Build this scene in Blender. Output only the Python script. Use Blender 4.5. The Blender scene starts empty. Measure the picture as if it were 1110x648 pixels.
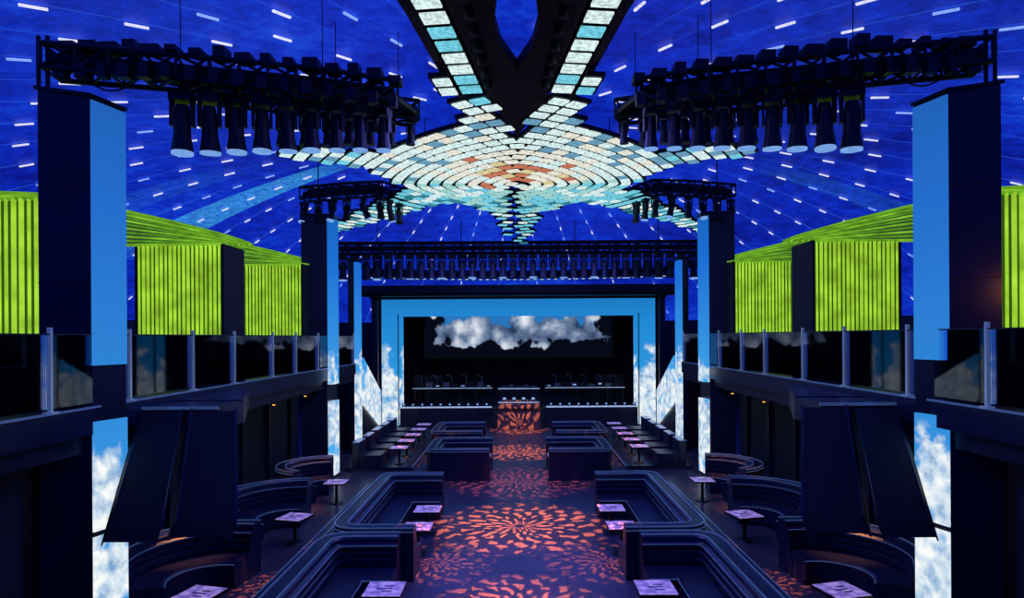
import bpy, math, random
from mathutils import Matrix, Vector
random.seed(7)
S = bpy.context.scene
try:
    S.view_settings.view_transform = 'Standard'
except Exception: pass

# ------------------------------------------------------------------ materials
def newmat(name):
    m = bpy.data.materials.new(name); m.use_nodes = True
    nt = m.node_tree; nt.nodes.clear()
    out = nt.nodes.new('ShaderNodeOutputMaterial')
    return m, nt, out
def N(nt, t, **kw):
    n = nt.nodes.new(t)
    for k, v in kw.items(): setattr(n, k, v)
    return n
def L(nt, a, b): nt.links.new(a, b)
def M(nt, op, a, b=None, clamp=False):
    n = nt.nodes.new('ShaderNodeMath'); n.operation = op; n.use_clamp = clamp
    for i, x in enumerate((a, b)):
        if x is None: continue
        if isinstance(x, (int, float)): n.inputs[i].default_value = x
        else: nt.links.new(x, n.inputs[i])
    return n.outputs[0]
def ramp(nt, fac, stops):
    n = nt.nodes.new('ShaderNodeValToRGB')
    e = n.color_ramp.elements
    while len(e) > 1: e.remove(e[-1])
    e[0].position = stops[0][0]; e[0].color = (*stops[0][1], 1)
    for p, c in stops[1:]:
        k = e.new(p); k.color = (*c, 1)
    nt.links.new(fac, n.inputs[0])
    return n.outputs[0]
def pbr(name, col, rough=.5, metal=0.0, var=.35, scale=6, bump=0.0, emis=None, es=0):
    m, nt, out = newmat(name)
    b = N(nt, 'ShaderNodeBsdfPrincipled')
    tc = N(nt, 'ShaderNodeTexCoord'); no = N(nt, 'ShaderNodeTexNoise')
    no.inputs['Scale'].default_value = scale; no.inputs['Detail'].default_value = 4
    L(nt, tc.outputs['Object'], no.inputs['Vector'])
    lo = tuple(c*(1-var) for c in col); hi = tuple(min(1, c*(1+var)) for c in col)
    L(nt, ramp(nt, no.outputs['Fac'], [(.3, lo), (.7, hi)]), b.inputs['Base Color'])
    b.inputs['Roughness'].default_value = rough; b.inputs['Metallic'].default_value = metal
    if bump:
        bp = N(nt, 'ShaderNodeBump'); bp.inputs['Strength'].default_value = bump
        L(nt, no.outputs['Fac'], bp.inputs['Height']); L(nt, bp.outputs[0], b.inputs['Normal'])
    if emis:
        b.inputs['Emission Color'].default_value = (*emis, 1); b.inputs['Emission Strength'].default_value = es
    L(nt, b.outputs[0], out.inputs[0])
    return m
def emi(name, col, st=1.0, var=.15, scale=9):
    m, nt, out = newmat(name)
    e = N(nt, 'ShaderNodeEmission'); e.inputs['Strength'].default_value = st
    tc = N(nt, 'ShaderNodeTexCoord'); no = N(nt, 'ShaderNodeTexNoise'); no.inputs['Scale'].default_value = scale
    L(nt, tc.outputs['Object'], no.inputs['Vector'])
    lo = tuple(c*(1-var) for c in col); hi = tuple(c*(1+var) for c in col)
    L(nt, ramp(nt, no.outputs['Fac'], [(.3, lo), (.7, hi)]), e.inputs['Color'])
    L(nt, e.outputs[0], out.inputs[0])
    return m

BLACK = pbr('black_metal', (.008, .008, .014), .45, .2)
BLACKM = pbr('matte_black', (.006, .006, .012), .75)
NAVY = pbr('navy_panel', (.009, .011, .032), .4, 0, .3, 2)
NAVY2 = pbr('navy_fascia', (.012, .015, .045), .35, 0, .3, 3)
LEATHER = pbr('navy_leather', (.012, .016, .048), .33, 0, .3, 14, .15)
TRIM = pbr('blue_metal_trim_glow', (.2, .28, .5), .25, .8, .1, 5, 0, (.10, .20, .55), .2)  # faint emission put in for the pale blue reflections on edges
STEEL = pbr('rail_steel_glow', (.5, .58, .75), .25, .8, .1, 5, 0, (.25, .38, .75), .16)  # slight bluish emission brightens the posts; the steel is no lamp
WALL = pbr('dark_wall', (.012, .014, .035), .6, 0, .4, 1.5)
DECK = pbr('stage_deck', (.03, .03, .05), .25)
LENS = emi('lens_glass', (.22, .45, .95), .8)
AMBER = emi('amber_lamp', (1.0, .35, .06), 3)

m, nt, out = newmat('rail_glass')
tr = N(nt, 'ShaderNodeBsdfTransparent'); tr.inputs[0].default_value = (.75, .82, .95, 1)
gl = N(nt, 'ShaderNodeBsdfGlossy'); gl.inputs['Roughness'].default_value = .03; gl.inputs[0].default_value = (.8, .85, 1, 1)
fr = N(nt, 'ShaderNodeFresnel'); fr.inputs[0].default_value = 1.5
mx = N(nt, 'ShaderNodeMixShader'); L(nt, fr.outputs[0], mx.inputs[0]); L(nt, tr.outputs[0], mx.inputs[1]); L(nt, gl.outputs[0], mx.inputs[2])
L(nt, mx.outputs[0], out.inputs[0]); GLASS = m

def led_sky(name, zc0, zc1, st=1.0, top=(.012, .12, .78), low=(.03, .36, .95), ztop=8.2, scale=1.6, thr=.45):
    m, nt, out = newmat(name)
    tc = N(nt, 'ShaderNodeTexCoord'); sp = N(nt, 'ShaderNodeSeparateXYZ'); L(nt, tc.outputs['Object'], sp.inputs[0])
    z = sp.outputs[2]
    g = M(nt, 'DIVIDE', M(nt, 'SUBTRACT', z, zc0), ztop-zc0, True)
    fine = N(nt, 'ShaderNodeTexNoise'); fine.inputs['Scale'].default_value = 30
    L(nt, tc.outputs['Object'], fine.inputs['Vector'])
    g2 = M(nt, 'ADD', g, M(nt, 'MULTIPLY', M(nt, 'SUBTRACT', fine.outputs['Fac'], .5), .3), True)
    base = ramp(nt, g2, [(0, low), (.3, tuple(a*.5+b*.5 for a, b in zip(low, top))), (.75, top), (1, tuple(a*.8 for a in top))])
    no = N(nt, 'ShaderNodeTexNoise'); no.inputs['Scale'].default_value = scale; no.inputs['Detail'].default_value = 7; no.inputs['Roughness'].default_value = .55
    L(nt, tc.outputs['Object'], no.inputs['Vector'])
    no2 = N(nt, 'ShaderNodeTexNoise'); no2.inputs['Scale'].default_value = scale*2.7; no2.inputs['Detail'].default_value = 6
    L(nt, tc.outputs['Object'], no2.inputs['Vector'])
    h = M(nt, 'DIVIDE', M(nt, 'SUBTRACT', zc1, z), zc1-zc0, True)
    k = M(nt, 'MULTIPLY', M(nt, 'SUBTRACT', M(nt, 'ADD', no.outputs['Fac'], M(nt, 'MULTIPLY', h, .3)), thr+.17), 9, True)
    k = M(nt, 'MULTIPLY', k, M(nt, 'MULTIPLY', h, 6, True))
    cl = ramp(nt, no2.outputs['Fac'], [(.3, (.18, .35, .62)), (.5, (.62, .75, .86)), (.65, (.95, .97, .95))])
    mix = N(nt, 'ShaderNodeMix', data_type='RGBA'); L(nt, k, mix.inputs[0]); L(nt, base, mix.inputs[6]); L(nt, cl, mix.inputs[7])
    e = N(nt, 'ShaderNodeEmission'); e.inputs['Strength'].default_value = st
    L(nt, mix.outputs[2], e.inputs[0]); L(nt, e.outputs[0], out.inputs[0])
    return m
LED_NEAR = led_sky('led_sky_near', 2.2, 3.35, 1.0, (.018, .15, .60), (.04, .32, .76))
LED_FAR = led_sky('led_sky_far', 2.4, 4.5, 1.0, (.012, .16, .66), (.06, .42, .86), 8.6)
LED_STAGE = led_sky('led_sky_stage', 2.2, 4.4, 1.0, (.015, .24, .66), (.03, .34, .76), 6.6, 1.1)

# ------------------------------------------------------------------ mesh builder
class MB:
    def __init__(s): s.v=[]; s.f=[]; s.mi=[]; s.mats=[]
    def k(s, mat):
        if mat not in s.mats: s.mats.append(mat)
        return s.mats.index(mat)
    def add(s, vs, fs, mat):
        o=len(s.v); s.v += [tuple(x) for x in vs]
        s.f += [tuple(i+o for i in f) for f in fs]; s.mi += [s.k(mat)]*len(fs)
    def hexa(s, c, mat):
        s.add(c, [(3,2,1,0),(4,5,6,7),(0,1,5,4),(1,2,6,5),(2,3,7,6),(3,0,4,7)], mat)
    def box(s, c, d, mat, rot=None):
        x,y,z = (i/2 for i in d); cs=[(-x,-y,-z),(x,-y,-z),(x,y,-z),(-x,y,-z),(-x,-y,z),(x,-y,z),(x,y,z),(-x,y,z)]
        R = rot if rot is not None else Matrix.Identity(3)
        s.hexa([R @ Vector(p) + Vector(c) for p in cs], mat)
    def b2(s, x0,x1,y0,y1,z0,z1, mat): s.box(((x0+x1)/2,(y0+y1)/2,(z0+z1)/2),(abs(x1-x0),abs(y1-y0),abs(z1-z0)),mat)
    def prism(s, poly, z0, z1, mat):
        n=len(poly); vs=[(x,y,z0) for x,y in poly]+[(x,y,z1) for x,y in poly]
        fs=[tuple(range(n-1,-1,-1)),tuple(range(n,2*n))]+[(i,(i+1)%n,(i+1)%n+n,i+n) for i in range(n)]
        s.add(vs,fs,mat)
    def cyl(s, p0, p1, r, mat, n=8, r2=None):
        p0=Vector(p0); p1=Vector(p1); d=(p1-p0).normalized(); r2=r if r2 is None else r2
        a=d.orthogonal().normalized(); b=d.cross(a)
        vs=[p0+(a*math.cos(t)+b*math.sin(t))*r for t in (2*math.pi*i/n for i in range(n))]
        vs+=[p1+(a*math.cos(t)+b*math.sin(t))*r2 for t in (2*math.pi*i/n for i in range(n))]
        fs=[tuple(range(n-1,-1,-1)),tuple(range(n,2*n))]+[(i,(i+1)%n,(i+1)%n+n,i+n) for i in range(n)]
        s.add(vs,fs,mat)
    def sweep(s, path, prof, mat, left=True):
        P=[Vector(p) for p in path]; n=len(P); m=len(prof); vs=[]
        for i in range(n):
            a=(P[i]-P[i-1]).normalized() if i>0 else None
            b=(P[i+1]-P[i]).normalized() if i<n-1 else None
            t=(a or b) if (a is None or b is None) else (a+b).normalized()
            nn=Vector((-t.y,t.x)); 
            if not left: nn=-nn
            sc=1.0
            if a is not None and b is not None: sc=1/max(.5,t.dot(a))
            for o,z in prof: q=P[i]+nn*o*sc; vs.append((q.x,q.y,z))
        fs=[]
        for i in range(n-1):
            for j in range(m):
                k=(j+1)%m; fs.append((i*m+j,i*m+k,(i+1)*m+k,(i+1)*m+j))
        fs.append(tuple(range(m))); fs.append(tuple((n-1)*m+j for j in range(m-1,-1,-1)))
        s.add(vs,fs,mat)
    def obj(s, name, smooth=False, bevel=0):
        me=bpy.data.meshes.new(name); me.from_pydata(s.v,[],s.f)
        for mm in s.mats: me.materials.append(mm)
        for p,i in zip(me.polygons,s.mi): p.material_index=i; p.use_smooth=smooth
        me.update()
        import bmesh as _b
        bm=_b.new(); bm.from_mesh(me); _b.ops.recalc_face_normals(bm,faces=bm.faces); bm.to_mesh(me); bm.free()
        o=bpy.data.objects.new(name,me); S.collection.objects.link(o)
        if bevel:
            md=o.modifiers.new('bevel','BEVEL'); md.width=bevel; md.segments=2; md.limit_method='ANGLE'
        return o

DC=(0,18.0); RIM=26.0
def domez(r): return 10.6-5.0*(r/RIM)**2

# ------------------------------------------------------------------ floor / walls / ceiling
m, nt, out = newmat('club_floor')
b=N(nt,'ShaderNodeBsdfPrincipled'); tc=N(nt,'ShaderNodeTexCoord')
br=N(nt,'ShaderNodeTexBrick'); br.inputs['Scale'].default_value=1.0
br.inputs['Brick Width'].default_value=.9; br.inputs['Row Height'].default_value=.9; br.inputs['Mortar Size'].default_value=.008; br.offset=0
br.inputs['Color1'].default_value=(.075,.062,.09,1); br.inputs['Color2'].default_value=(.060,.052,.078,1); br.inputs['Mortar'].default_value=(.015,.015,.03,1)
L(nt,tc.outputs['Object'],br.inputs['Vector']); L(nt,br.outputs['Color'],b.inputs['Base Color'])
no=N(nt,'ShaderNodeTexNoise'); no.inputs['Scale'].default_value=5; no.inputs['Detail'].default_value=6; L(nt,tc.outputs['Object'],no.inputs['Vector'])
rr=M(nt,'ADD',M(nt,'MULTIPLY',no.outputs['Fac'],.3),.22); L(nt,rr,b.inputs['Roughness'])
L(nt,b.outputs[0],out.inputs[0]); FLOOR=m
q=MB(); q.b2(-27,27,-9,45,-.1,0,FLOOR); q.obj('floor')

def arcwall(name,a0,a1,R,z0,z1,mat,n=48):
    q=MB()
    for i in range(n):
        t0=a0+(a1-a0)*i/n; t1=a0+(a1-a0)*(i+1)/n
        p=lambda r,t:(DC[0]+r*math.cos(t),DC[1]+r*math.sin(t))
        q.prism([p(R,t0),p(R,t1),p(R+.2,t1),p(R+.2,t0)],z0,z1,mat)
    return q.obj(name)
arcwall('wall_right',-math.pi/2,math.pi/4,26.0,0,5.65,WALL)
arcwall('wall_back',math.pi/4,math.pi*3/4,26.0,0,5.65,WALL)
arcwall('wall_left',math.pi*3/4,math.pi*3/2,26.0,0,5.65,WALL)

m, nt, out = newmat('blue_dome_glow')
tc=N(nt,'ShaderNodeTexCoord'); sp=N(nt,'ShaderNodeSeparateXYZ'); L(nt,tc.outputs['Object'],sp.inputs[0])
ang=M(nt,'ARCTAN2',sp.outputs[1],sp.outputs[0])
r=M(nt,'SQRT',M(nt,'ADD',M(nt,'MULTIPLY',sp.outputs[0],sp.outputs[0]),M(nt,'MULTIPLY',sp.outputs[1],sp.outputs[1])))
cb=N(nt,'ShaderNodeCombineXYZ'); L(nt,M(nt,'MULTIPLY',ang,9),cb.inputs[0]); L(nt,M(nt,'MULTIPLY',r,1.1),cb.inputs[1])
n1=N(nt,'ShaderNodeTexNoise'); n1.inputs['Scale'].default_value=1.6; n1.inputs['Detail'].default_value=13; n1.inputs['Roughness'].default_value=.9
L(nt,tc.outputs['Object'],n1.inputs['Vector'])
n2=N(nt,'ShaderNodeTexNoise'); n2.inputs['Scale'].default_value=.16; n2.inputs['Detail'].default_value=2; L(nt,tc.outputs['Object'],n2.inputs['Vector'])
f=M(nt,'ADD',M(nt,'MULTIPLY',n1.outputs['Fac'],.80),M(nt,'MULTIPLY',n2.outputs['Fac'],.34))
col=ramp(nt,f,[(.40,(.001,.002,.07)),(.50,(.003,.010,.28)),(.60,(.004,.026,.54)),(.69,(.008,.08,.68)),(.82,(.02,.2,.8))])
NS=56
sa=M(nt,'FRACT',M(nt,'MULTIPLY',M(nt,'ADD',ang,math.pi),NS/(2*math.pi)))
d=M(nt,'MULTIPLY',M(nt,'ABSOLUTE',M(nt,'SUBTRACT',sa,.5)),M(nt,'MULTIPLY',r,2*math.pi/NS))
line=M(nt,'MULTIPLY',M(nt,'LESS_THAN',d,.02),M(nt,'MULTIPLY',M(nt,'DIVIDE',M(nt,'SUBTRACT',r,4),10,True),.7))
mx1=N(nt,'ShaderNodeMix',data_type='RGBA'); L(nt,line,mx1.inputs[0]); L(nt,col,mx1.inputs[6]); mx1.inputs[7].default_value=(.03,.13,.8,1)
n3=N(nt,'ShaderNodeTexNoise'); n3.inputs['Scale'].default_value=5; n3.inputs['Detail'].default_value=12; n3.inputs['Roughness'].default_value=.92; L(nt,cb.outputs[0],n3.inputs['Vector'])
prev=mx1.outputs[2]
for (a_,hw,r0,r1,amt) in ((2.635,.056,6.0,19,1.5),(2.86,.05,9,20,.2),(.36,.05,8,19,.2)):  # bright cyan beam streak painted into the dome colour, plus two faint ones
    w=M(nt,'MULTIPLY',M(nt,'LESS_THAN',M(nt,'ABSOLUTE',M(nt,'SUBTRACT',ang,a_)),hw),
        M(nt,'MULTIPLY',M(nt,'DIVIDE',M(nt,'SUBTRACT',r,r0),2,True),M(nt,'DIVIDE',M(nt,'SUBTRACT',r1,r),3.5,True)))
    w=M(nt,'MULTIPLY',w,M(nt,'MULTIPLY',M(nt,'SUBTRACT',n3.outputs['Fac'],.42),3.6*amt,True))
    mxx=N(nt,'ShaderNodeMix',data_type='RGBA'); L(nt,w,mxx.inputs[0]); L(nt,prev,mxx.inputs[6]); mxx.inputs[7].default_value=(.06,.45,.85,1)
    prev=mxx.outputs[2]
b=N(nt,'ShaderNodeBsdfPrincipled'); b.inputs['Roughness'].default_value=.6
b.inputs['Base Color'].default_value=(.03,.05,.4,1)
L(nt,prev,b.inputs['Emission Color']); b.inputs['Emission Strength'].default_value=.95  # dome glows by itself in place of blue wash light falling on it
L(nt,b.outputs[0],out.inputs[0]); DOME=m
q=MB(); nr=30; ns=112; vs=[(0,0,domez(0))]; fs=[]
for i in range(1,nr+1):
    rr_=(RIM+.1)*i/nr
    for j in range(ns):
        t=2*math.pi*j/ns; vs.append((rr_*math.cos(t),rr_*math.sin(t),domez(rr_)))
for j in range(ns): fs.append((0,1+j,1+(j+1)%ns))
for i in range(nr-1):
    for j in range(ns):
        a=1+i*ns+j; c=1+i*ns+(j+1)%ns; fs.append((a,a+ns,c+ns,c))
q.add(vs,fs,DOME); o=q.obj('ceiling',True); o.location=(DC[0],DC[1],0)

DASH=emi('dash_led_white',(.62,.64,.88),1.15)
DASHB=emi('dash_led_blue',(.25,.4,1.0),1.0)
q=MB()
for j in range(NS):
    t=2*math.pi*(j+.5)/NS-math.pi
    for i in range(18):
        rr_=3.2+i*1.42+(.7 if j%2 else 0)
        if rr_>24.5: continue
        if rr_<7.5 and j%2: continue
        c=Vector((DC[0]+rr_*math.cos(t),DC[1]+rr_*math.sin(t),domez(rr_)-.06))
        sl=-10*rr_/RIM**2
        ax=Vector((math.cos(t),math.sin(t),sl)).normalized(); ay=Vector((-math.sin(t),math.cos(t),0)); az=ax.cross(ay)
        R=Matrix((ax,ay,az)).transposed()
        q.box(c,(.37,.040,.035),DASH if random.random()<.7 else DASHB,R)
q.obj('ceiling_led_dash_lights')

# ------------------------------------------------------------------ LED star chandelier
ZS=9.1; HY=17.5
cols={'w':emi('tile_white',(.66,.84,.84),.98,.35,14),'c':emi('tile_cream',(.80,.80,.70),.95,.3,14),'y':emi('tile_cyan',(.18,.64,.80),.9,.3,14),
 'g':emi('tile_seafoam',(.38,.74,.72),.85,.3,14),'r':emi('tile_red',(.62,.20,.12),.85,.3,14),'o':emi('tile_yellow',(.75,.64,.34),.9,.3,14),
 'd':emi('tile_dim_blue',(.18,.42,.62),.75,.3,14),'t':emi('tile_teal_dark',(.05,.30,.42),.7,.3,14)}
def seg(px,py,a,b):
    ax,ay=a;bx,by=b; dx,dy=bx-ax,by-ay; t=max(0,min(1,((px-ax)*dx+(py-ay)*dy)/(dx*dx+dy*dy)))
    return math.hypot(px-ax-t*dx,py-ay-t*dy),t
def region(x,u):
    x=abs(x)
    if u<-2.85 and x<.21*(-u-2.85)+.06: return None
    if (x/3.9)**1.3+(abs(u)/(4.8 if u<0 else 6.4))**1.3<1: return 'core'
    d_,t=seg(x,u,(2.2,-.3),(5.3,-1.7))
    if d_<1.05-.55*t: return 'side'
    d_,t=seg(x,u,(1.5,2.2),(7.2,7.0))
    if d_<1.6-1.25*t**.6: return 'back'
    d_,t=seg(x,u,(0,3),(0,10.6))
    if d_<1.2-.95*t: return 'tail'
    d_,t=seg(x,u,(.55,-3.2),(.85,-5.7))
    if d_<.62-.32*t: return 'front'
    return None
tiles=[]
def tryt(x,u,a,w,l,kind):
    for t in tiles:
        if (t[0]-x)**2+(t[1]-u)**2<.345**2: return
    tiles.append((x,u,a,w,l,kind))
for sgn in (-1,1):
    for i in range(13):
        u=-5.75-.44*i; x=sgn*(.82+.121*(-u-5.6))
        tiles.append((x,u,-sgn*-.12,.37,.30,'front'))
        if i<2: tiles.append((x+sgn*.42,u+.1,-sgn*-.12,.3,.28,'front'))
# concentric rounded rings of tiles, focused a little behind the hub
U0=1.6
k=0; rr_=.2
while rr_<13.5:
    p=1.45; pts=[]; n=900
    for i in range(n+1):
        t=2*math.pi*i/n+math.pi/2; c,s_=math.cos(t),math.sin(t); bb=1.2
        rad=rr_/((abs(c)**p+(abs(s_)/bb)**p)**(1/p)); pts.append((rad*c,U0+rad*s_))
    step=.40; acc=-(k%2)*.2
    for i in range(n):
        (x0,y0),(x1,y1)=pts[i],pts[i+1]; acc+=math.hypot(x1-x0,y1-y0)
        if acc>=step:
            acc-=step; kd=region(x1,y1)
            if kd: tryt(x1,y1,math.atan2(y1-y0,x1-x0),.33,.26,kd)
    rr_+=.375; k+=1
q=MB()
def tz(x,u): return ZS-(.10*max(0,math.hypot(x,u-2)-3.8) if u>2 else 0)
for x,u,a,w,l,kd in tiles:
    R=Matrix.Rotation(a,3,'Z'); rd=math.hypot(x,u-.3); rn=random.random(); z=tz(x,u)
    if kd=='front': c='w' if rn<.75 else 'y'
    elif kd=='side': c='d' if rn<.2 else ('w' if rn<.8 else 'y')
    elif kd in('back','tail'): c='y' if rn<.5 else ('t' if rn<.65 else 'w')
    elif rd<.9: c='r' if rn<.6 else ('o' if rn<.75 else 'c')
    elif rd<2.0 : c=('c' if rn<.5 else ('o' if rn<.6 else ('r' if rn<.70 else 'w')))
    elif u>3.2: c='y' if rn<.45 else ('g' if rn<.85 else 't')
    elif u>1: c='g' if rn<.35 else ('w' if rn<.8 else 'y')
    else: c='w' if rn<.65 else ('c' if rn<.82 else 'd')
    q.box((x,HY+u,z),(w,l,.03),cols[c],R)
    q.box((x,HY+u,z+.06),(w+.12,l+.14,.08),BLACKM,R)
for sg in (-1,1):
    f=lambda pts:[(sg*a,b_) for a,b_ in pts]
    q.prism(f([(.0,14.6),(.62,11.9),(1.0,8.8),(1.25,6.0),(.2,6.0),(.24,8.4),(.32,9.3),(.24,10.1),(.0,10.9)]),ZS+.02,ZS+.2,BLACKM)
    q.prism(f([(.98,12.2),(1.12,12.2),(1.36,9.2),(1.8,6.0),(1.1,6.0),(.98,9.2)]),ZS+.02,ZS+.2,BLACKM)
    q.prism(f([(1.2,11.4),(1.35,11.4),(1.6,9.2),(2.1,6.0),(1.75,6.0),(1.36,9.2)]),ZS+.15,ZS+.3,BLACK)
    for i in range(7): q.cyl((sg*(.5+.03*i),11.4-.5*i,ZS+.02),(sg*(.5+.03*i),11.4-.5*i,ZS-.12),.07,BLACK,8)
for a in range(8):
    t=a*math.pi/4+.39; e=(3.4*math.cos(t),HY+3.4*math.sin(t))
    q.cyl((0,HY,ZS+.3),(e[0],e[1],ZS+.3),.06,BLACKM)
for x,y in ((-2.5,17.5),(2.5,17.5),(0,14),(0,21),(-1.5,9),(1.5,9),(0,26),(-4.5,16.2),(4.5,16.2),(-5.5,23.5),(5.5,23.5)):
    q.cyl((x,y,tz(x,y-HY)+.05),(x,y,domez(math.hypot(x,y-18))-.02),.012,BLACKM)
q.obj('led_tile_chandelier')

# ------------------------------------------------------------------ trusses with moving heads
def lattice(q,pts,h=.42,w=.42,cell=.5,r=.03,duct=0):
    P=[Vector(p) for p in pts]
    out_=[P[0]]
    for a,b_ in zip(P,P[1:]):
        n=max(1,round((b_-a).length/cell))
        for i in range(1,n+1): out_.append(a.lerp(b_,i/n))
    prev=None; pp=None
    for i,p in enumerate(out_):
        t=(out_[min(i+1,len(out_)-1)]-out_[max(i-1,0)]).normalized(); s_=Vector((-t.y,t.x,0)).normalized(); u=Vector((0,0,1))
        c=[p+s_*w/2-u*h/2,p-s_*w/2-u*h/2,p-s_*w/2+u*h/2,p+s_*w/2+u*h/2]
        for a in range(4): q.cyl(c[a],c[(a+1)%4],r*.6,BLACK,5)
        if prev:
            for a in range(4):
                q.cyl(prev[a],c[a],r,BLACK,6); q.cyl(prev[a],c[(a+1)%4],r*.6,BLACK,5)
            if duct: q.cyl(pp,p,duct,BLACKM,10)
        prev=c; pp=p
    return out_
def mhead(q,x,y,z,yaw=0,tilt=0,s=1.0,lens=True):
    R=Matrix.Rotation(yaw,3,'Z'); o=Vector((x,y,z))
    T=lambda v:o+R@(Vector(v)*s)
    q.cyl(T((0,0,.06)),T((0,0,-.1)),.035*s,BLACK,6)
    q.box(T((0,0,-.15)),(.28*s,.22*s,.13*s),BLACK,R)
    for sx in (-1,1): q.box(T((sx*.13,0,-.36)),(.03*s,.12*s,.36*s),BLACK,R)
    H=R@Matrix.Rotation(tilt,3,'X'); pv=T((0,0,-.46)); D=lambda zz:pv+H@Vector((0,0,zz*s))
    q.cyl(D(.2),D(.05),.08*s,BLACK,10,.105*s)
    q.cyl(D(.05),D(-.2),.105*s,BLACK,10,.11*s)
    q.cyl(D(-.2),D(-.42),.11*s,BLACK,10,.145*s)
    if lens: q.cyl(D(-.42),D(-.45),.14*s,LENS,12)
for sg in (-1,1):
    q=MB()
    path=[(sg*6.75,9.35,8.62),(sg*5,9.6,8.55),(sg*3.1,10.3,8.62),(sg*2.1,10.9,8.68)]
    lattice(q,path,.34,.5,.42,.04,.13)
    path2=[(sg*4.9,10.7,8.7),(sg*3.2,11.4,8.72),(sg*1.9,12.1,8.8)]
    lattice(q,path2,.34,.4,.45,.035,.13)
    for a,b_ in (((sg*4.9,9.62,8.6),(sg*4.9,10.7,8.7)),((sg*2.1,10.9,8.68),(sg*1.9,12.1,8.8)),((sg*6.75,9.4,8.7),(sg*4.9,10.7,8.7))):
        q.cyl(a,b_,.07,BLACK,8)
    for i in range(9):
        x=4.98-.345*i; t=(5-x)/1.9; y=9.6+ (.7*min(t,1)) + (max(0,t-1)*.9)
        mhead(q,sg*x,y,8.36+.012*i,random.uniform(-.4,.4),random.uniform(-.08,.08),1.12-.035*i)
    for i in range(16):
        x=6.5-.3*i; t=max(0,(5-x)/1.9); y=9.42+.7*min(t,1)+max(0,t-1)*.9
        hh=random.uniform(.08,.2); q.box((sg*x,y,8.76+hh/2),(random.uniform(.12,.26),.26,hh),BLACK)
        q.box((sg*x,y-.2,8.42),(random.uniform(.1,.2),.14,.2),BLACK)
    for i in range(9):
        x=4.7-.34*i; t=(4.9-x)/1.7; y=10.7+.75*t
        mhead(q,sg*x,y,8.55+.02*i,random.uniform(-.6,.6),random.uniform(-.1,.1),.85-.03*i,False)
    for x,y in ((5.0,9.6),(3.1,10.3),(3.2,11.4),(2.2,12.0)):
        q.cyl((sg*x,y,8.7),(sg*x,y,domez(math.hypot(x,y-18))-.03),.008,BLACK,6)
    for k in range(5):
        x0=6.3-k*.9; pr=None
        for i in range(9):
            t=i/8; x=x0-.8*t; tt=(5-x)/1.9; y=9.42+max(0,tt)*.35; z=8.40-.18*math.sin(math.pi*t)
            if pr: q.cyl(pr,(sg*x,y,z),.014,BLACK,5)
            pr=(sg*x,y,z)
    for x in (6.72,6.85): q.cyl((sg*x,9.25,8.2),(sg*x,9.25,8.95),.03,BLACK,6)
    q.obj('lighting_truss')
    q=MB()
    pts=lattice(q,[(sg*6.9,20.9,9.25),(sg*5.4,20.4,9.25),(sg*4.3,20.2,9.25),(sg*3.9,21.2,9.25)],.36,.5,.5,.04,.1)
    for i,p in enumerate(pts):
        mhead(q,p.x,p.y,9.07,random.random()*3,random.uniform(-.5,.5),.85,i%2==0)
    for p in (pts[1],pts[-2]): q.cyl((p.x,p.y,9.1),(p.x,p.y,domez(math.hypot(p.x,p.y-18))-.03),.02,BLACK)
    q.obj('lighting_truss')
q=MB(); bp=[]
for i in range(19):
    x=-7.6+15.2*i/18; bp.append((x,28.6-.028*x*x,8.55-.004*x*x))
lattice(q,bp,.45,.5,.6,.045,.12)
for i in range(34):
    x=-7.3+14.6*i/33; mhead(q,x,28.4-.028*x*x,8.32-.004*x*x,random.uniform(-.3,.3),random.uniform(-.1,.1),1.25,i%3==0)
for x in (-6,-2.5,2.5,6): q.cyl((x,28.6-.028*x*x,8.7),(x,28.6-.028*x*x,domez(math.hypot(x,10.3))-.03),.02,BLACK)
q.obj('lighting_truss')
WHT=emi('edge_led',(.40,.55,.9),.8)
q=MB(); bp=[]
for i in range(21):
    x=-7.2+14.4*i/20; bp.append((x,31.6-.03*x*x,7.65))
lattice(q,bp,.3,.35,.5,.03,.1)
for i in range(44):
    x=-7.1+14.2*i/43; y=31.42-.03*x*x; q.box((x,y,7.42),(.2,.12,.16),BLACK); q.box((x,y-.07,7.38),(.15,.02,.05),WHT)
for x in (-6,6): q.cyl((x,30.6,7.7),(x,30.6,domez(math.hypot(x,12.6))-.03),.02,BLACK)
q.obj('lighting_truss')

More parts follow.
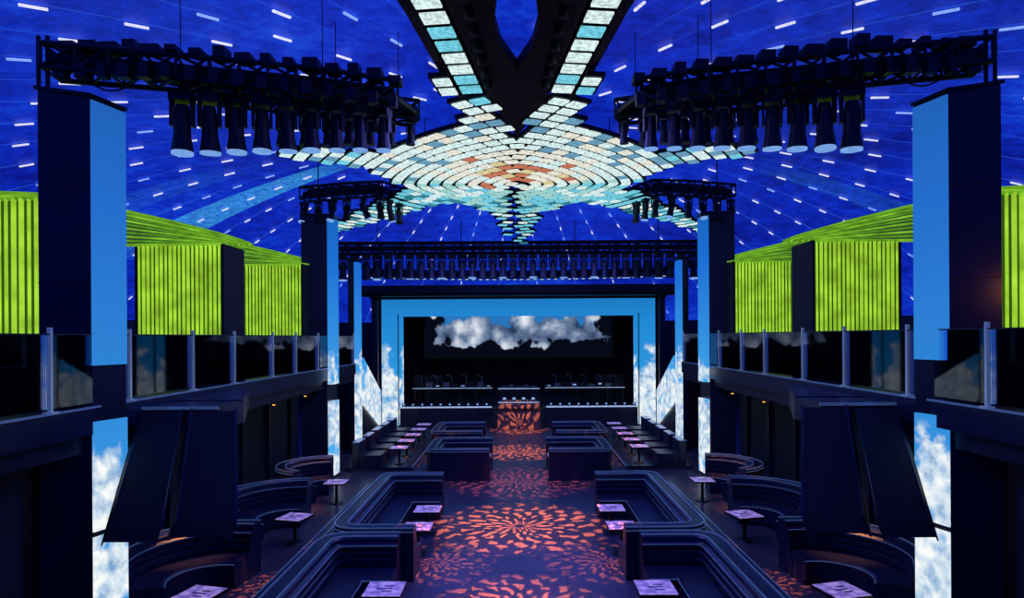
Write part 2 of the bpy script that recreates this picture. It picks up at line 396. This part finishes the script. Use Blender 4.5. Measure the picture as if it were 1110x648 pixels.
# ------------------------------------------------------------------ pillars
for sg in (-1,1):
    dx=.06 if sg>0 else 0
    A=(6.75+dx,9.09);B=(6.2+dx,9.37);C=(6.05+dx,9.95);D_=(6.6+dx,9.67)
    q=MB(); P4=[(sg*p[0],p[1]) for p in (A,B,C,D_)]
    q.prism(P4,0,8.12,NAVY)
    n=Vector((-(C[1]-B[1]),(C[0]-B[0]))).normalized()
    n=Vector((-abs(n.x),-abs(n.y)))*.03
    def face(z0,z1,ins=.01):
        b0=(B[0]+ (C[0]-B[0])*ins, B[1]+(C[1]-B[1])*ins); c0=(B[0]+(C[0]-B[0])*(1-ins),B[1]+(C[1]-B[1])*(1-ins))
        poly=[b0,c0,(c0[0]+n.x,c0[1]+n.y),(b0[0]+n.x,b0[1]+n.y)]
        q.prism([(sg*a,b_) for a,b_ in poly],z0,z1,LED_NEAR)
    face(4.22,8.08); face(.1,1.72); face(1.80,3.40)
    sh=lambda pts:[(sg*(a+dx),b_) for a,b_ in pts]
    q.prism(sh(((6.78,9.05),(6.18,9.34),(6.02,9.98),(6.62,9.71))),8.12,8.17,BLACK)
    q.prism(sh(((6.85,9.0),(6.15,9.3),(6.0,10.0),(6.65,9.75))),0,.08,BLACK)
    for z in (2.7,4.05,5.4,6.75): q.prism(sh(((6.755,9.08),(6.205,9.355),(6.215,9.38),(6.745,9.11))),z,z+.012,BLACKM)
    q.obj('led_pillar')
    q=MB()
    q.prism([(sg*a,b_) for a,b_ in ((6.95,20.7),(6.2,20.9),(6.05,21.5),(6.8,21.6))],0,8.55,NAVY)
    q.prism([(sg*a,b_) for a,b_ in ((6.17,20.88),(6.02,21.48),(5.97,21.46),(5.98,20.86))],.15,2.55,LED_FAR)
    q.prism([(sg*a,b_) for a,b_ in ((6.17,20.88),(6.02,21.48),(5.97,21.46),(5.98,20.86))],3.1,8.5,LED_FAR)
    q.prism([(sg*a,b_) for a,b_ in ((7,20.65),(5.95,20.8),(5.95,21.6),(6.85,21.65))],8.55,8.6,BLACK)
    q.obj('led_pillar')
    q=MB()
    q.b2(sg*6.75,sg*6.42,25.6,26.2,0,7.7,NAVY); q.b2(sg*6.5,sg*6.32,25.56,25.6,.1,7.6,LED_FAR); q.b2(sg*6.42,sg*6.36,25.6,26.2,.1,7.6,LED_FAR)
    q.b2(sg*6.8,sg*6.3,25.5,26.25,7.7,7.75,BLACK)
    q.obj('led_pillar')
    q=MB()
    q.hexa([(sg*6.42,26.4,1.9),(sg*6.34,26.4,1.9),(sg*6.44,30.2,.45),(sg*6.52,30.2,.45),(sg*6.42,26.4,3.8),(sg*6.34,26.4,3.8),(sg*6.44,30.2,2.1),(sg*6.52,30.2,2.1)],LED_FAR)
    q.hexa([(sg*6.55,26.4,0),(sg*6.43,26.4,0),(sg*6.53,30.2,0),(sg*6.65,30.2,0),(sg*6.55,26.4,3.85),(sg*6.43,26.4,3.85),(sg*6.53,30.2,2.15),(sg*6.65,30.2,2.15)],NAVY)
    for i in range(10): q.b2(sg*6.7,sg*8.2,26.6+.35*i,26.95+.35*i,0,3.2-.3*i,NAVY2)
    q.obj('staircase')

# ------------------------------------------------------------------ balconies
for sg in (-1,1):
    q=MB()
    q.b2(sg*6.25,sg*12.85,4,24.5,3.28,3.58,NAVY)
    q.b2(sg*6.18,sg*6.25,4,24.5,3.22,3.62,NAVY2)
    q.b2(sg*6.16,sg*6.20,4,24.5,3.60,3.63,TRIM)
    q.b2(sg*6.85,sg*12.85,2.5,8.9,0,3.28,WALL)
    q.b2(sg*6.3,sg*6.6,4,24.5,2.95,3.28,NAVY)
    q.b2(sg*4.95,sg*6.25,10.6,11.6,3.30,3.48,NAVY2)
    q.b2(sg*4.93,sg*6.9,10.57,10.6,3.44,3.49,TRIM)
    q.hexa([(sg*4.95,10.6,3.1),(sg*6.25,10.6,2.9),(sg*6.25,11.6,2.9),(sg*4.95,11.6,3.1),(sg*4.95,10.6,3.3),(sg*6.25,10.6,3.3),(sg*6.25,11.6,3.3),(sg*4.95,11.6,3.3)],NAVY)
    q.prism([(sg*a,b_) for a,b_ in ((6.25,11.6),(4.95,11.6),(6.25,15))],3.05,3.5,NAVY)
    q.obj('balcony')
    q=MB()
    ys=[5.0,6.8,8.55,10.3,12.3,14.1,16.3,18.0,20.0,22.2,24.3]
    for y in ys:
        q.b2(sg*6.18,sg*6.23,y-.022,y+.022,3.6,4.76,STEEL); q.box((sg*6.2,y,3.63),(.12,.14,.03),STEEL)
    for a,b_ in zip(ys,ys[1:]):
        q.b2(sg*6.195,sg*6.21,a+.05,b_-.05,3.68,4.66,GLASS)
    q.b2(sg*6.19,sg*6.215,5,24.3,4.66,4.68,BLACK)
    q.obj('glass_railing')
    for (xt0,xt1,xb0,xb1,yt,yb) in ((6.08,5.42,5.66,4.92,10.25,8.75),(5.34,4.6,4.86,3.98,10.35,8.95)):
        q=MB()
        def pt(s_,t,o):
            x=(xt0+(xt1-xt0)*s_)*(1-t)+(xb0+(xb1-xb0)*s_)*t; y=yt+(yb-yt)*t; z=3.25+(1.85-3.25)*t
            return (sg*x, y+.18*o, z+.22*o)
        def slab(s0,s1,t0,t1,o0,o1,mat):
            q.hexa([pt(s0,t1,o0),pt(s1,t1,o0),pt(s1,t1,o1),pt(s0,t1,o1),pt(s0,t0,o0),pt(s1,t0,o0),pt(s1,t0,o1),pt(s0,t0,o1)],mat)
        slab(0,1,0,1,0,.8,BLACKM)
        for i in range(4): slab(.05,.95,.03+.245*i,.245*(i+1)-.005+.02*(i<3),-.12,0,BLACK)
        slab(0,.03,0,1,-.18,1,NAVY2); slab(.97,1,0,1,-.18,1,NAVY2)
        for s_ in (.2,.8):
            a=pt(s_,.05,.8); q.cyl(a,(a[0],max(a[1],10.62),3.32),.03,BLACK)
        q.obj('hanging_loudspeaker')
GREEN=emi('green_tube',(.10,.32,.012),1.0,.4,3)  # green strips glow by emission in place of light falling on them
GREEN2=emi('green_tube_bright',(.33,.62,.035),1.0,.35,2.2)
GDIM=pbr('green_backing_glow',(.03,.08,.01),.6,0,.3,4,0,(.05,.14,.008),.3)  # backing panel is no lamp; weak emission makes it look lit
GCAN=emi('green_canopy_slat',(.08,.26,.014),1.0,.4,3)  # canopy slats also self-lit, their light built into the colour
GCAN2=emi('green_canopy_slat_bright',(.18,.42,.022),1.0,.4,3)
for sg in (-1,1):
    for (d0,xi,xo,zt,kk,dep) in ((9.9,7.1,9.3,6.75,.12,.8),(14.5,6.67,8.55,6.68,.66,1.7),(20.0,6.72,8.65,6.85,.62,2.0)):
        q=MB(); zb=4.66
        n=19
        q.b2(sg*xi,sg*xo,d0+.08,d0+.12,zb,zt,GDIM)
        for i in range(n):
            x=xi+.04+(xo-xi-.08)*i/(n-1)
            q.cyl((sg*x,d0,zb-.02),(sg*x,d0,zt+.02),.034 if i%3 else .024,GREEN2,8)
            q.cyl((sg*(x+.04),d0+.05,zb-.02),(sg*(x+.04),d0+.05,zt+.02),.014,GREEN,6)
        q.b2(sg*xi,sg*xo,d0-.02,d0+.08,zt,zt+.03,GREEN); q.b2(sg*xi,sg*xo,d0-.03,d0+.1,zb-.07,zb-.02,NAVY2)
        nb=11; pr=None; XE=1.7
        for j in range(nb+1):
            t=j/nb; row=[]
            for i in range(13):
                s_=i/12; x=xi+(xo+XE-xi)*s_; y=d0+.05+dep*t; o_=(x-xi)/2.3
                zz=4.6+(zt-4.6)*(y/d0)+ kk*(o_**.85)*math.sin(t*math.pi/2) +.03
                row.append((sg*x,y,zz))
            for a,b_ in zip(row,row[1:]): q.cyl(a,b_,.035,GCAN if j%2 else GCAN2,6)
            if pr:
                for i in range(12):
                    q.add([pr[i],pr[i+1],row[i+1],row[i]],[(0,1,2,3)],GDIM)
            pr=row
        q.b2(sg*(xi-.06),sg*xi,d0,d0+1.1,3.58,zt+.05,BLACKM)
        q.b2(sg*xo,sg*(xo+.06),d0,d0+dep,3.58,zt,BLACKM)
        q.b2(sg*xi,sg*xo,d0-.02,d0+.12,3.58,zb-.07,BLACKM)
        q.b2(sg*xi,sg*xo,d0-.95,d0-.25,3.58,4.0,LEATHER); q.b2(sg*xi,sg*xo,d0-.28,d0-.04,3.58,4.5,LEATHER)
        q.obj('vip_booth')
    q=MB(); q.b2(sg*12.9,sg*13.1,2.5,26,0,5.2,WALL); q.obj('wall_'+('left' if sg<0 else 'right')+'_lounge')

# ------------------------------------------------------------------ stage
q=MB()
q.b2(-6.9,6.9,33.0,39,0,1.06,DECK)
for s_ in (-1,1): q.b2(s_*1.4,s_*6.05,32.94,33.0,.99,1.06,WHT)
for x in range(-6,7): q.b2(x-.01,x+.01,32.97,33.0,.1,.98,BLACK)
q.b2(-7.3,7.3,38.6,38.8,0,6.7,BLACKM)
for s_ in (-1,1): q.b2(s_*6.9,s_*7.3,33.1,38.8,0,6.7,BLACKM)
q.b2(-7.3,7.3,33.1,38.8,6.6,6.75,BLACKM)
q.obj('stage')
q=MB()
for s_ in (-1,1):
    q.b2(s_*6.93,s_*6.15,32.7,32.78,.12,5.82,LED_STAGE)
    q.hexa([(s_*6.15,32.7,.12),(s_*6.15,32.78,.12),(s_*6.0,33.5,.12),(s_*5.96,33.5,.12),(s_*6.15,32.7,5.82),(s_*6.15,32.78,5.82),(s_*6.0,33.5,5.7),(s_*5.96,33.5,5.7)],LED_STAGE)
    q.b2(s_*7.0,s_*6.1,32.78,33.0,0,5.82,BLACK)
    q.b2(s_*6.98,s_*6.1,32.68,32.8,.0,.12,BLACK)
q.b2(-6.93,6.93,32.7,32.78,5.82,6.52,LED_STAGE)
q.b2(-7.0,7.0,32.78,33.0,5.8,6.56,BLACK)
q.hexa([(-6.15,32.7,5.80),(6.15,32.7,5.80),(5.96,33.5,5.68),(-5.96,33.5,5.68),(-6.15,32.7,5.82),(6.15,32.7,5.82),(5.96,33.5,5.72),(-5.96,33.5,5.72)],LED_STAGE)
q.obj('led_proscenium_frame')
q=MB()
q.b2(-7.8,7.8,31.0,32.6,6.75,7.1,NAVY); q.b2(-7.5,7.5,32.6,33,6.56,7.2,BLACKM); q.b2(-7.6,7.6,31.3,31.8,6.6,6.75,BLACK)
for x in (-7.2,7.2): q.b2(x-.15,x+.15,32.3,32.6,0,6.75,NAVY)
q.obj('stage_header_bulkhead')

m, nt, out = newmat('cloud_screen')
tc=N(nt,'ShaderNodeTexCoord'); sp=N(nt,'ShaderNodeSeparateXYZ'); L(nt,tc.outputs['Object'],sp.inputs[0])
vo=N(nt,'ShaderNodeTexVoronoi'); vo.feature='SMOOTH_F1'; vo.inputs['Scale'].default_value=.85; vo.inputs['Smoothness'].default_value=.3
nn=N(nt,'ShaderNodeTexNoise'); nn.inputs['Scale'].default_value=1.1; nn.inputs['Detail'].default_value=6; nn.inputs['Roughness'].default_value=.52
L(nt,tc.outputs['Object'],nn.inputs['Vector'])
wv=N(nt,'ShaderNodeVectorMath'); wv.operation='SCALE'; wv.inputs['Scale'].default_value=.8; L(nt,nn.outputs['Color'],wv.inputs[0])
ad=N(nt,'ShaderNodeVectorMath'); ad.operation='ADD'; L(nt,tc.outputs['Object'],ad.inputs[0]); L(nt,wv.outputs[0],ad.inputs[1]); L(nt,ad.outputs[0],vo.inputs['Vector'])
z=sp.outputs[2]
low=M(nt,'ADD',z,1.25)
ed=M(nt,'SUBTRACT',4.75,M(nt,'ABSOLUTE',sp.outputs[0]))
mk=M(nt,'MULTIPLY',M(nt,'SUBTRACT',M(nt,'ADD',low,M(nt,'MULTIPLY',M(nt,'SUBTRACT',nn.outputs['Fac'],.5),1.6)),M(nt,'MULTIPLY',vo.outputs['Distance'],1.2)),10,True)
upk=M(nt,'MULTIPLY',M(nt,'SUBTRACT',M(nt,'ADD',M(nt,'SUBTRACT',1.15,z),M(nt,'MULTIPLY',M(nt,'SUBTRACT',nn.outputs['Fac'],.5),3.6)),M(nt,'MULTIPLY',vo.outputs['Distance'],.6)),5,True)
edk=M(nt,'MULTIPLY',M(nt,'ADD',ed,M(nt,'MULTIPLY',M(nt,'SUBTRACT',nn.outputs['Fac'],.55),2.5)),5,True)
sh=ramp(nt,M(nt,'ADD',M(nt,'SUBTRACT',1.0,vo.outputs['Distance']),M(nt,'MULTIPLY',M(nt,'SUBTRACT',nn.outputs['Fac'],.5),1.2)),[(.2,(.02,.04,.10)),(.48,(.12,.18,.31)),(.7,(.38,.45,.58)),(.95,(.80,.84,.9))])
mixs=N(nt,'ShaderNodeMix',data_type='RGBA'); L(nt,upk,mixs.inputs[0]); mixs.inputs[6].default_value=(.02,.18,.5,1); L(nt,sh,mixs.inputs[7])
mixb=N(nt,'ShaderNodeMix',data_type='RGBA'); L(nt,M(nt,'MULTIPLY',mk,edk),mixb.inputs[0]); mixb.inputs[6].default_value=(.002,.003,.008,1); L(nt,mixs.outputs[2],mixb.inputs[7])
e=N(nt,'ShaderNodeEmission'); L(nt,mixb.outputs[2],e.inputs[0]); L(nt,e.outputs[0],out.inputs[0]); CLOUD=m
q=MB(); q.b2(-5.2,5.2,-.05,.05,-1.4,1.3,CLOUD); q.b2(-5.3,5.3,.05,.25,-1.45,1.35,BLACK)
for x in (-4,4): q.cyl((x,.15,1.3),(x,.15,1.75),.03,BLACK)
o=q.obj('cloud_led_screen'); o.location=(0,36,4.85)

q=MB(); CURT=pbr('stage_curtain',(.012,.012,.02),.8)
pts=[(-6.6+13.2*i/160, 38.4+.09*math.sin(i*.9)) for i in range(161)]
q.sweep(pts,[(0,1.06),(.03,1.06),(.03,6.55),(0,6.55)],CURT); q.obj('stage_curtain')

m, nt, out = newmat('dj_front_led')
tc=N(nt,'ShaderNodeTexCoord'); br=N(nt,'ShaderNodeTexBrick'); br.inputs['Scale'].default_value=5; br.inputs['Mortar Size'].default_value=.04
br.inputs['Color1'].default_value=(.03,.027,.03,1); br.inputs['Color2'].default_value=(.045,.038,.045,1); br.inputs['Mortar'].default_value=(.10,.10,.18,1)
mp=N(nt,'ShaderNodeMapping'); mp.inputs['Rotation'].default_value=(math.radians(90),0,0); L(nt,tc.outputs['Object'],mp.inputs[0]); L(nt,mp.outputs[0],br.inputs['Vector'])
b=N(nt,'ShaderNodeBsdfPrincipled'); L(nt,br.outputs['Color'],b.inputs['Base Color']); b.inputs['Roughness'].default_value=.4
L(nt,b.outputs[0],out.inputs[0]); DJF=m
GEAR=pbr('gear_grey',(.14,.16,.20),.35,.4); SCR=emi('gear_screen',(.3,.5,.85),.9)
q=MB()
q.prism([(-1.05,31.9),(1.05,31.9),(1.3,32.95),(-1.3,32.95)],0,.98,DJF)
q.prism([(-1.12,31.84),(1.12,31.84),(1.36,32.95),(-1.36,32.95)],.98,1.06,BLACK)
q.prism([(-1.0,32.0),(1.0,32.0),(1.05,32.6),(-1.05,32.6)],1.06,1.36,DJF)
q.b2(-1.02,1.02,31.97,32.0,1.33,1.37,WHT)
for i in range(4):
    x=-.72+.48*i; q.b2(x-.2,x+.2,32.1,32.5,1.36,1.44,GEAR); q.cyl((x,32.3,1.44),(x,32.3,1.46),.13,BLACK,14); q.box((x,32.47,1.5),(.16,.02,.1),SCR)
q.obj('dj_booth')
q=MB()
for s_ in (-1,1):
    q.b2(s_*1.4,s_*5.6,34.1,34.8,1.85,1.95,BLACK); q.b2(s_*1.4,s_*5.6,34.07,34.1,1.89,1.92,WHT)
    for k in range(6): q.b2(s_*(1.5+.8*k)-.04,s_*(1.5+.8*k)+.04,34.2,34.7,1.06,1.85,BLACK)
    for k in range(9):
        x=s_*(1.6+.45*k); h=random.uniform(.1,.28)
        q.b2(x-.17,x+.17,34.2,34.6,1.95,1.95+h,GEAR if k%2 else BLACK)
        if k%3==0: q.box((x,34.19,1.95+h*.6),(.16,.015,h*.3),SCR)
    for k in range(5):
        x=s_*(2+.8*k); q.cyl((x,34.7,1.95),(x,34.7,2.5),.015,GEAR,6); q.cyl((x,34.7,2.5),(x-.2,34.5,2.56),.012,GEAR,6); q.cyl((x-.2,34.5,2.54),(x-.2,34.5,2.58),.06,GEAR,8)
q.obj('band_equipment_desk')
q=MB()
q.b2(-1.1,1.1,34.2,34.75,1.06,1.9,BLACK); q.b2(-1.1,1.1,34.17,34.2,1.84,1.88,WHT)
for i in range(5): q.b2(-.95+.4*i,-.65+.4*i,34.3,34.6,1.9,1.98+.06*(i%2),GEAR)
for i in range(4): q.b2(-1.0+.52*i,-.56+.52*i,34.18,34.2,1.2,1.7,BLACK)
q.obj('equipment_rack')
q=MB()
for s_ in (-1,1):
    for k in range(3):
        x=s_*(4.4+.55*k); q.b2(x-.24,x+.24,35.3,35.8,1.06,2.5,BLACK)
        for z in (1.45,2.15): q.cyl((x,35.28,z),(x,35.3,z),.17,BLACK,16)
q.obj('speaker_stack')
q=MB()
for i in range(26):
    x=-5.9+11.8*i/25
    if abs(x)<1.5: continue
    q.box((x,33.25,1.13),(.2,.2,.14),BLACK); q.cyl((x,33.14,1.15),(x,33.12,1.15),.05,LENS,8)
q.obj('stage_footlights')

# ------------------------------------------------------------------ booths (banquettes)
PROF=[(0,0),(0,.98),(.03,1.0),(.26,1.0),(.30,.97),(.31,.90),(.37,.87),(.37,.80),(.33,.78),(.39,.75),(.39,.68),(.35,.66),(.41,.63),(.41,.55),(.38,.50),(.88,.47),(.93,.43),(.93,.09),(.88,.08),(.88,0)]
def rounded(pts,rads,n=7):
    P=[Vector(p) for p in pts]; out_=[P[0]]
    for i in range(1,len(P)-1):
        rad=rads[i-1]
        a=(P[i-1]-P[i]).normalized(); b_=(P[i+1]-P[i]).normalized(); p0=P[i]+a*rad; p1=P[i]+b_*rad
        for k in range(n+1):
            t=k/n; out_.append(p0*(1-t)**2+P[i]*2*t*(1-t)+p1*t*t)
    out_.append(P[-1]); return out_
def ubooth(sg,xi,xo,y0,y1,rads=(.9,.9),name='banquette_booth'):
    path=rounded([(sg*xi,y1),(sg*xo,y1),(sg*xo,y0),(sg*xi,y0)],rads,8)
    left=(sg<0)
    q=MB(); q.sweep(path,PROF,LEATHER,left)
    for o,z in ((-.012,.93),(.0,1.0),(.25,1.0)):
        q.sweep(path,[(o,z),(o+.022,z),(o+.022,z+.02),(o,z+.02)],TRIM,left)
    for z in (.86,.74,.62): q.sweep(path,[(.37,z),(.385,z),(.385,z+.012),(.37,z+.012)],TRIM,left)
    q.sweep(path,[(.925,.44),(.94,.44),(.94,.455),(.925,.455)],TRIM,left)
    return q.obj(name)
for sg in (-1,1):
    ubooth(sg,2.0,3.62,12.15,17.2,(.45,.6))
    ubooth(sg,2.2,3.62,6.8,11.95,(.6,.5))
    ubooth(sg,.95,3.0,20.6,23.2,(.4,.4))
    ubooth(sg,1.4,3.4,24.6,27.4,(.4,.4))
    q=MB(); q.b2(sg*3.68,sg*3.95,6.8,17.0,0,.72,NAVY); q.b2(sg*3.68,sg*3.97,6.8,17.0,.72,.75,NAVY2); q.b2(sg*3.955,sg*3.975,6.8,17.0,.74,.76,TRIM); q.b2(sg*3.8,sg*3.82,6.8,17.0,.75,.76,TRIM); q.obj('service_ledge')

m, nt, out = newmat('table_top_glow')
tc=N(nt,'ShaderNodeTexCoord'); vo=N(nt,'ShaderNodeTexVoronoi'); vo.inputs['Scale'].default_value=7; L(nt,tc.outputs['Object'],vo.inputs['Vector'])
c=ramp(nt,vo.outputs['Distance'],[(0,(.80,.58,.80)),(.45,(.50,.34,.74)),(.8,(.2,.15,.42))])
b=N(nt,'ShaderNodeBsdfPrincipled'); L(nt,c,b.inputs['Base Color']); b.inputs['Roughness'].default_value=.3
L(nt,c,b.inputs['Emission Color']); b.inputs['Emission Strength'].default_value=.42  # top glows by emission in place of a spotlight from above
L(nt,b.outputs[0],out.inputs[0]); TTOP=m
TMARK=pbr('table_mark',(.12,.08,.2),.4)
def table(x,y,w=.62,h=.6,z0=0,rot=0,mark=True):
    q=MB()
    q.b2(-w/2,w/2,-w/2,w/2,h-.05,h-.01,BLACK); q.b2(-w/2+.015,w/2-.015,-w/2+.015,w/2-.015,h-.01,h,TTOP)
    q.cyl((0,0,.03),(0,0,h-.05),.04,BLACK,12); q.cyl((0,0,0),(0,0,.03),.2,BLACK,20,.17)
    if mark:
        for a in (-1,0,1): q.box((.0+.05*a*a,.10*a,h+.002),(.24-.08*abs(a),.035,.004),TMARK)
    o=q.obj('cocktail_table'); o.location=(x,y,z0); o.rotation_euler=(0,0,rot); return o
for sg in (-1,1):
    table(sg*2.16,10.3); table(sg*2.16,13.7); table(sg*2.14,15.1); 
    table(sg*1.25,21.9,.6)
    table(sg*5.05,10.15,.62,.6,0,sg*.25); table(sg*5.05,14.5,.62,.6,0,sg*.25); table(sg*5.1,18.0,.6)
for sg in (-1,1):
    q=MB(); q.b2(sg*3.7,sg*6.0,22.3,30.5,0,.12,NAVY2); q.b2(sg*3.68,sg*3.72,22.3,30.5,.10,.13,TRIM)
    q.obj('side_platform')
    for y in (22.9,24.4,25.9,27.4,28.9):
        table(sg*4.25,y,.62,.6,.12,0,False)
        q=MB(); q.b2(sg*4.8,sg*5.6,y-.5,y+.5,.12,.52,LEATHER); q.b2(sg*5.55,sg*5.8,y-.5,y+.5,.12,.95,LEATHER); q.b2(sg*5.55,sg*5.82,y-.5,y+.5,.95,.97,TRIM)
        q.obj('lounge_sofa',bevel=.02)
    for y in (26.0,28.6): table(sg*(2.0 if y<27.5 else 2.4),y,.5,.6,0,0,False)

def arcbooth(sg,cx,cy,R,a0,a1):
    path=[(sg*(cx+R*math.cos(a0+(a1-a0)*i/26)),cy+R*math.sin(a0+(a1-a0)*i/26)) for i in range(27)]
    left=(sg>0)
    q=MB(); q.sweep(path,PROF,LEATHER,left)
    for o,z in ((-.012,.93),(0,1.0),(.25,1.0)): q.sweep(path,[(o,z),(o+.022,z),(o+.022,z+.02),(o,z+.02)],TRIM,left)
    for z in (.86,.74,.62): q.sweep(path,[(.37,z),(.385,z),(.385,z+.012),(.37,z+.012)],TRIM,left)
    q.sweep(path,[(.925,.44),(.94,.44),(.94,.455),(.925,.455)],TRIM,left)
    q.obj('curved_banquette')
for sg in (-1,1):
    arcbooth(sg,5.4,11.2,1.6,-.6,1.75)
    arcbooth(sg,5.4,15.0,1.6,-1.0,1.6)
    arcbooth(sg,5.6,18.5,1.3,-1.2,1.5)
    q=MB(); q.b2(sg*8.2,sg*8.4,9,24,0,3.27,WALL)
    for y in (11,13,15,17,19,21,23): q.b2(sg*8.1,sg*8.2,y-.05,y+.05,0,3.27,NAVY2)
    q.obj('wall_'+('left' if sg<0 else 'right')+'_under_balcony')
    q=MB()
    for y in (12.6,17.0,19.5): q.cyl((sg*6.45,y,2.95),(sg*6.45,y,2.86),.045,BLACK,10); q.cyl((sg*6.45,y,2.86),(sg*6.45,y,2.84),.035,AMBER,10)
    q.obj('amber_downlights')

# ------------------------------------------------------------------ lights
def area(name,loc,rot,size,col,p,sy=None):
    l=bpy.data.lights.new(name,'AREA'); l.energy=p; l.color=col; l.size=size
    if sy: l.shape='RECTANGLE'; l.size_y=sy
    o=bpy.data.objects.new(name,l); o.location=loc; o.rotation_euler=rot; S.collection.objects.link(o); return o
area('blue_wash_center',(0,13,8.6),(0,0,0),2.5,(.16,.15,1),420,8)
l=bpy.data.lights.new('aisle_wash','SPOT'); l.energy=2600; l.color=(.2,.17,1); l.spot_size=.62; l.spot_blend=1; l.shadow_soft_size=.2
o=bpy.data.objects.new('aisle_wash',l); o.location=(0,12.5,8.7); S.collection.objects.link(o)
area('blue_wash_stage',(0,27,8.0),(0,0,0),8,(.12,.14,1),180,1)
area('stage_top_light',(0,34,5.6),(math.radians(15),0,0),8,(.25,.4,1),90,.6)
for sg in (-1,1):
    for y in (12.6,17.0,19.5):
        l=bpy.data.lights.new('amber_spot','SPOT'); l.energy=300; l.color=(1,.35,.1); l.spot_size=1.0; l.spot_blend=.7; l.shadow_soft_size=.05
        o=bpy.data.objects.new('amber_spot',l); o.location=(sg*6.45,y,2.8); S.collection.objects.link(o)
l=bpy.data.lights.new('amber_glow','POINT'); l.energy=10; l.color=(1,.3,.08); l.shadow_soft_size=.15
o=bpy.data.objects.new('amber_glow',l); o.location=(6.75,8.4,5.25); S.collection.objects.link(o)

def gobo(name,loc,target,size,power,col,petals=14,freq=34,seed=0):
    l=bpy.data.lights.new(name,'SPOT'); l.energy=power; l.color=col; l.spot_size=size; l.spot_blend=.3; l.shadow_soft_size=.01
    l.use_nodes=True; nt=l.node_tree; nt.nodes.clear()
    out=nt.nodes.new('ShaderNodeOutputLight'); e=nt.nodes.new('ShaderNodeEmission'); L(nt,e.outputs[0],out.inputs[0])
    tc=N(nt,'ShaderNodeTexCoord'); sp=N(nt,'ShaderNodeSeparateXYZ'); L(nt,tc.outputs['Normal'],sp.inputs[0])
    u=M(nt,'DIVIDE',sp.outputs[0],sp.outputs[2]); v=M(nt,'DIVIDE',sp.outputs[1],sp.outputs[2])
    T=math.tan(size/2)
    r=M(nt,'DIVIDE',M(nt,'SQRT',M(nt,'ADD',M(nt,'MULTIPLY',u,u),M(nt,'MULTIPLY',v,v))),T)
    a=M(nt,'ARCTAN2',v,u)
    cb=N(nt,'ShaderNodeCombineXYZ'); L(nt,M(nt,'DIVIDE',u,T),cb.inputs[0]); L(nt,M(nt,'DIVIDE',v,T),cb.inputs[1]); cb.inputs[2].default_value=seed
    no=N(nt,'ShaderNodeTexNoise'); no.inputs['Scale'].default_value=5; no.inputs['Detail'].default_value=3; L(nt,cb.outputs[0],no.inputs['Vector'])
    w=M(nt,'MULTIPLY',M(nt,'SUBTRACT',no.outputs['Fac'],.5),2.2)
    s1=M(nt,'COSINE',M(nt,'ADD',M(nt,'MULTIPLY',a,petals),M(nt,'MULTIPLY',w,4.5)))
    s2=M(nt,'COSINE',M(nt,'ADD',M(nt,'MULTIPLY',r,freq),M(nt,'MULTIPLY',w,6)))
    s3=M(nt,'COSINE',M(nt,'ADD',M(nt,'MULTIPLY',a,petals*2.0),M(nt,'MULTIPLY',w,5)))
    k=M(nt,'ADD',M(nt,'MULTIPLY',s1,s2),M(nt,'MULTIPLY',s3,.6))
    k=M(nt,'ADD',M(nt,'MULTIPLY',M(nt,'SUBTRACT',k,.15),2.0,True),.03)
    fall=M(nt,'SUBTRACT',1.3,M(nt,'MULTIPLY',r,.95))
    k=M(nt,'MULTIPLY',M(nt,'MULTIPLY',k,fall),M(nt,'GREATER_THAN',r,.05))
    L(nt,k,e.inputs['Strength']); e.inputs[0].default_value=(1,1,1,1)
    o=bpy.data.objects.new(name,l); o.location=loc
    d=Vector(target)-Vector(loc); o.rotation_euler=d.to_track_quat('-Z','Y').to_euler(); S.collection.objects.link(o)
OR=(1,.22,.05)
gobo('gobo_spot',(0,15.0,8.7),(0,15.7,0),2*math.atan(2.3/8.7),62000,OR,14,26,1)
gobo('gobo_spot',(0,12.0,8.7),(0,11.0,0),2*math.atan(1.6/8.7),46000,OR,12,22,2)
gobo('gobo_spot',(0,25,8.2),(0,25.8,0),2*math.atan(2.0/8.2),42000,OR,14,20,3)
gobo('gobo_spot',(0,27,8.2),(0,31.6,.6),2*math.atan(1.5/9),44000,OR,10,16,4)
gobo('gobo_spot',(0,20,8.2),(0,20.5,0),2*math.atan(2.4/8.2),14000,(1,.15,.2),18,26,6)
for sg in (-1,1):
    gobo('gobo_spot',(sg*2.0,12.5,8.6),(sg*1.7,13.2,0),2*math.atan(1.3/8.6),16000,OR,12,20,5)
    gobo('gobo_spot',(sg*3.5,12.0,8.4),(sg*4.6,12.0,0),2*math.atan(.8/8.6),17000,OR,10,16,7)
    gobo('gobo_spot',(sg*3.2,20,8.6),(sg*3.9,25.0,0),2*math.atan(2.2/9),9000,OR,14,22,8)

w=bpy.data.worlds.new('world'); S.world=w; w.use_nodes=True
bg=w.node_tree.nodes['Background']; bg.inputs[0].default_value=(.02,.03,.2,1); bg.inputs[1].default_value=.25

# ------------------------------------------------------------------ camera
cam=bpy.data.cameras.new('camera'); cam.sensor_width=36; cam.lens=36*700/1110; cam.shift_x=-7/1110; cam.shift_y=41/1110; cam.clip_end=200
co=bpy.data.objects.new('camera',cam); S.collection.objects.link(co)
co.matrix_world=Matrix.Translation((0,0,4.6)) @ Matrix.Rotation(math.radians(90),4,'X') @ Matrix.Rotation(math.radians(-.35),4,'Z')
S.camera=co
